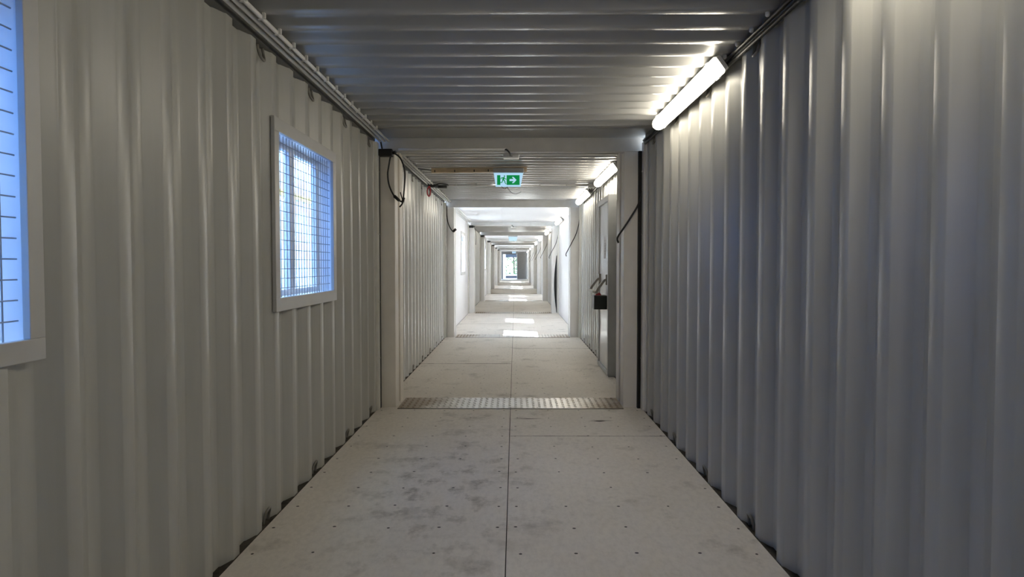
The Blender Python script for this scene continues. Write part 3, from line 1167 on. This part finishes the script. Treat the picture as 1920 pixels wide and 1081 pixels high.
for y in (D0 + 0.17, D1 - 0.14):
    m = MB()
    m.box(DX - 0.004, DX + 0.019, y - 0.03, y + 0.03, 1.05, 1.17)
    m.build('bracket', M['silver'], bar, org, 0.003)
m = MB()
m.box(0.925, DX + 0.017, D0 + 0.19, D0 + 0.40, 0.762, 0.925)
bb = m.build('alarm_box', M['black_box'], None, (0.99, D0 + 0.3, 0.762), 0.006)
tag(bb, 'black box with a red top tab on the grey exit door below its push bar', 'box')
m = MB()
m.prism([(0.945, D0 + 0.25, 0.925), (1.02, D0 + 0.25, 0.925), (1.0, D0 + 0.25, 0.955), (0.965, D0 + 0.25, 0.95)], (0, 0.05, 0))
m.build('red_tab', M['red'], bb, (0.99, D0 + 0.3, 0.762))
m = MB()
m.box(DX + 0.0165, DX + 0.0178, D0 + 0.30, D0 + 0.51, 1.36, 1.62)
o = m.build('paper_notice', M['paper'], None, (DX, D0 + 0.4, 1.36))
tag(o, 'white paper notice taped on the grey exit door above its push bar', 'notice')
for k in range(6):
    c2 = MB()
    c2.box(DX + 0.0160, DX + 0.0166, D0 + 0.33, D0 + 0.48 - 0.03 * (k % 2), 1.57 - k * 0.032, 1.578 - k * 0.032)
    c2.build('print_line', M['sign_box'], o, (DX, D0 + 0.4, 1.36))

m = MB()
m.box(XL - 0.1, XR + 0.1, -5.6, -5.5, -0.02, ZC + 0.06)
o = m.build('wall_back', M['wall'])
tag(o, 'plain grey wall closing the corridor behind the camera position', 'wall', kind='structure')
# ------------------------------------------------------------------ far end of the corridor
E = joint(NB)
m = MB()
m.box(XL - 0.1, -1.03, E, E + 0.12, -0.02, ZC + 0.06)
m.box(0.17, XR + 0.1, E + 0.04, E + 0.12, -0.02, ZC + 0.06)
m.box(-1.03, 0.17, E, E + 0.12, 2.15, ZC + 0.06)
o = m.build('wall_far', M['end_panel'])
tag(o, 'dark grey end wall around the bright doorway at the corridor end', 'wall', kind='structure')
org = (0.6, E, 0)
dr = empty('door_2', org)
tag(dr, 'grey closed door leaf right of the bright end doorway', 'door', kind='structure')
m = MB()
m.box(0.18, 1.04, E - 0.02, E + 0.04, 0.01, 2.20)
m.build('door_leaf', M['end_panel'], dr, org, 0.004)
m = MB()
m.box(0.155, 0.20, E - 0.03, E + 0.10, 0.0, 2.24)
m.build('door_frame', M['white_out'], dr, org, 0.003)
m = MB()
m.box(-3.5, 4.5, E + 0.12, E + 6.2, -0.16, -0.03)
o = m.build('path', M['deck'])
tag(o, 'pale concrete deck outside the end doorway', 'deck', kind='structure')
m = MB()
m.box(-1.75, -0.83, E + 1.2, E + 1.5, -0.03, 2.32)
o = m.build('white_panel', M['white_out'], None, (-1.3, E + 1.3, -0.03), 0.01)
tag(o, 'bright white upright panel at the left side of the end doorway', 'panel')
m = MB()
m.box(-3.2, 4.0, E + 4.0, E + 4.3, 1.93, 2.26)
for x in (-3.1, 3.8):
    m.box(x - 0.08, x + 0.08, E + 4.05, E + 4.25, -0.03, 1.94)
o = m.build('canopy_beam', M['blue_beam'], None, (0, E + 4.1, -0.03), 0.01)
tag(o, 'dark blue grey beam spanning the view outside the end doorway', 'beam')
m = MB()
m.box(-3.2, 4.0, E + 5.4, E + 5.6, -0.03, 0.20)
wallb = m.build('low_barrier', M['dark_base'], None, (0, E + 5.5, -0.03))
tag(wallb, 'low dark barrier with a pale top rail outside the end doorway', 'barrier')
m = MB()
m.box(-3.2, 4.0, E + 5.36, E + 5.64, 0.201, 0.33)
m.build('top_rail', M['white_out'], wallb, (0, E + 5.5, -0.03))


def tree(x, y, h, lean, label, leafmat, nl, spread):
    org = (x, y, -0.16)
    r = empty('tree', org)
    tag(r, label, 'tree', 'trees beyond the end doorway')
    m = MB()
    m.tube(smooth_path([(x, y, -0.17), (x + lean * 0.3, y, h * 0.35), (x + lean * 0.7, y + 0.1, h * 0.7), (x + lean, y, h)], 4), [0.09 - 0.06 * i / 12 for i in range(13)], 8)
    for k in range(7):
        a, z = random.uniform(0, 2 * PI), h * random.uniform(0.25, 0.85)
        b = Vector((x + lean * z / h, y, z))
        m.tube([b, b + Vector((math.cos(a) * 0.5, math.sin(a) * 0.5, 0.4)), b + Vector((math.cos(a) * 1.1, math.sin(a) * 1.1, 0.7))], [0.04, 0.028, 0.012], 6)
    m.build('trunk', M['bark'], r, org)
    m = MB()
    for k in range(nl * 4):
        a, z = random.uniform(0, 2 * PI), random.uniform(0.12, 1.12) * h
        rr = spread * math.sqrt(random.random()) * (1.0 - 0.35 * abs(z / h - 0.5))
        c = Vector((x + lean * z / h + rr * math.cos(a), y + rr * math.sin(a), z))
        u = Vector((random.gauss(0, 1), random.gauss(0, 1), random.gauss(0, 1))).normalized()
        v = u.cross(Vector((random.gauss(0, 1), random.gauss(0, 1), random.gauss(0, 1)))).normalized()
        s = random.uniform(0.05, 0.105)
        m.face([c - u * s, c + v * s * 0.5, c + u * s, c - v * s * 0.5])
    m.build('foliage', leafmat, r, org, recalc=False)


tree(-2.2, E + 12.6, 5.2, 0.2, 'leafy pale green tree left in the view through the end doorway', M['leaf_b'], 1500, 1.5)
tree(-0.05, E + 9.6, 5.6, -0.25, 'slender dark trunked tree in the middle of the end doorway view', M['leaf'], 800, 1.1)
tree(1.35, E + 11.9, 5.4, 0.2, 'green tree right in the end doorway view, partly behind the door', M['leaf'], 1300, 1.5)
tree(-3.0, E + 16.6, 6.0, -0.2, 'broad green tree farthest left beyond the end doorway', M['leaf'], 1500, 1.9)
m = MB()
for k in range(2600):
    c = Vector((random.uniform(-5, 6), E + random.uniform(7.2, 8.3), random.uniform(-0.15, 0.9) * random.uniform(0.4, 1)))
    u = Vector((random.gauss(0, 1), random.gauss(0, 1), random.gauss(0, 1))).normalized()
    v = u.cross(Vector((random.gauss(0, 1), random.gauss(0, 1), random.gauss(0, 1)))).normalized()
    s = random.uniform(0.07, 0.16)
    m.face([c - u * s, c + v * s * 0.4, c + u * s, c - v * s * 0.4])
o = m.build('undergrowth', M['leaf'], recalc=False)
tag(o, 'low green undergrowth below the trees beyond the end doorway', 'undergrowth', kind='stuff')

# ------------------------------------------------------------------ outside
m = MB()
m.box(-60, 60, -25, 140, -0.30, -0.162)
o = m.build('ground', M['ground'])
tag(o, 'pale gravel ground outside the corridor', 'ground', kind='structure')


def outside_container(x, y0, y1, h, label, stripe=None, paint='white_out'):
    org = (x, (y0 + y1) / 2, -0.16)
    r = empty('shipping_container', org)
    tag(r, label, 'container')
    ys, dep = corr_profile(y0, y1, 0.278, 0.1, 0.10, 0.05, 0.036)
    m = MB()
    for y in ys:
        m.v += [(x - dep(y), y, -0.16), (x - dep(y), y, h)]
    for i in range(len(ys) - 1):
        m.f.append((2 * i, 2 * i + 2, 2 * i + 3, 2 * i + 1))
        m.mi.append(0)
        m.sm.append(True)
    m.box(x - 2.4, x - 0.05, y0 + 0.001, y1 - 0.001, -0.159, h - 0.001)
    m.build('wall_panel', M[paint], r, org)
    m = MB()
    m.box(x - 2.42, x + 0.02, y0 - 0.01, y1 + 0.01, h, h + 0.09)
    m.build('roof', M[paint], r, org)
    if stripe:
        m = MB()
        m.box(x + 0.001, x + 0.006, y0 + 0.1, y1 - 0.1, stripe, stripe + 0.08)
        m.build('stripe', M['yellow'], r, org)


outside_container(-2.75, -5.0, 5.9, 5.0, 'tall container stack, blue shade in its colour, outside the window at the left edge', paint='blue_shade')
outside_container(-2.75, 6.1, 12.9, 5.0, 'tall pale container stack outside the nearest full left window', 2.10, 'blue_out')
outside_container(-5.5, joint(NB) - 4, joint(NB) + 16, 9.0, 'tall white container stack, added to shade the trees beyond the end doorway')  # unseen stack, added only to keep the sun off the trees
outside_container(-6.0, 17.5, 29.5, 2.5, 'white container outside the left windows, farther along the corridor', 2.25)

# ------------------------------------------------------------------ light
sun = bpy.data.lights.new('sun', 'SUN')
sun.energy = 70.0
sun.angle = math.radians(0.6)
sun.color = (0.94, 0.965, 1.0)
so = bpy.data.objects.new('sun', sun)
COL.objects.link(so)
so.location = (-10, 5, 12)
so.rotation_euler = Vector((0.91, -0.38, -1.0)).to_track_quat('-Z', 'Y').to_euler()

w = bpy.data.worlds.new('sky')
SC.world = w
w.use_nodes = True
nt = w.node_tree
bg = nt.nodes['Background']
tc = nt.nodes.new('ShaderNodeTexCoord')
sx = nt.nodes.new('ShaderNodeSeparateXYZ')
nt.links.new(tc.outputs['Generated'], sx.inputs['Vector'])
rp = nt.nodes.new('ShaderNodeValToRGB')
rp.color_ramp.elements[0].position, rp.color_ramp.elements[1].position = 0.0, 0.6
rp.color_ramp.elements[0].color = (0.86, 0.93, 1.0, 1)
rp.color_ramp.elements[1].color = (0.42, 0.65, 1.0, 1)
nt.links.new(sx.outputs['Z'], rp.inputs['Fac'])
nt.links.new(rp.outputs['Color'], bg.inputs['Color'])
bg.inputs['Strength'].default_value = 7.0

# ------------------------------------------------------------------ view
SC.view_settings.view_transform = 'Standard'
SC.view_settings.look = 'None'
SC.view_settings.exposure = 0.62
SC.view_settings.gamma = 1.0
SC.view_settings.use_curve_mapping = False
cy = SC.cycles
cy.use_denoising = True
cy.max_bounces = 12
cy.diffuse_bounces = 8
cy.glossy_bounces = 4
cy.transparent_max_bounces = 16
cy.caustics_reflective = False
cy.caustics_refractive = False
cy.sample_clamp_indirect = 12
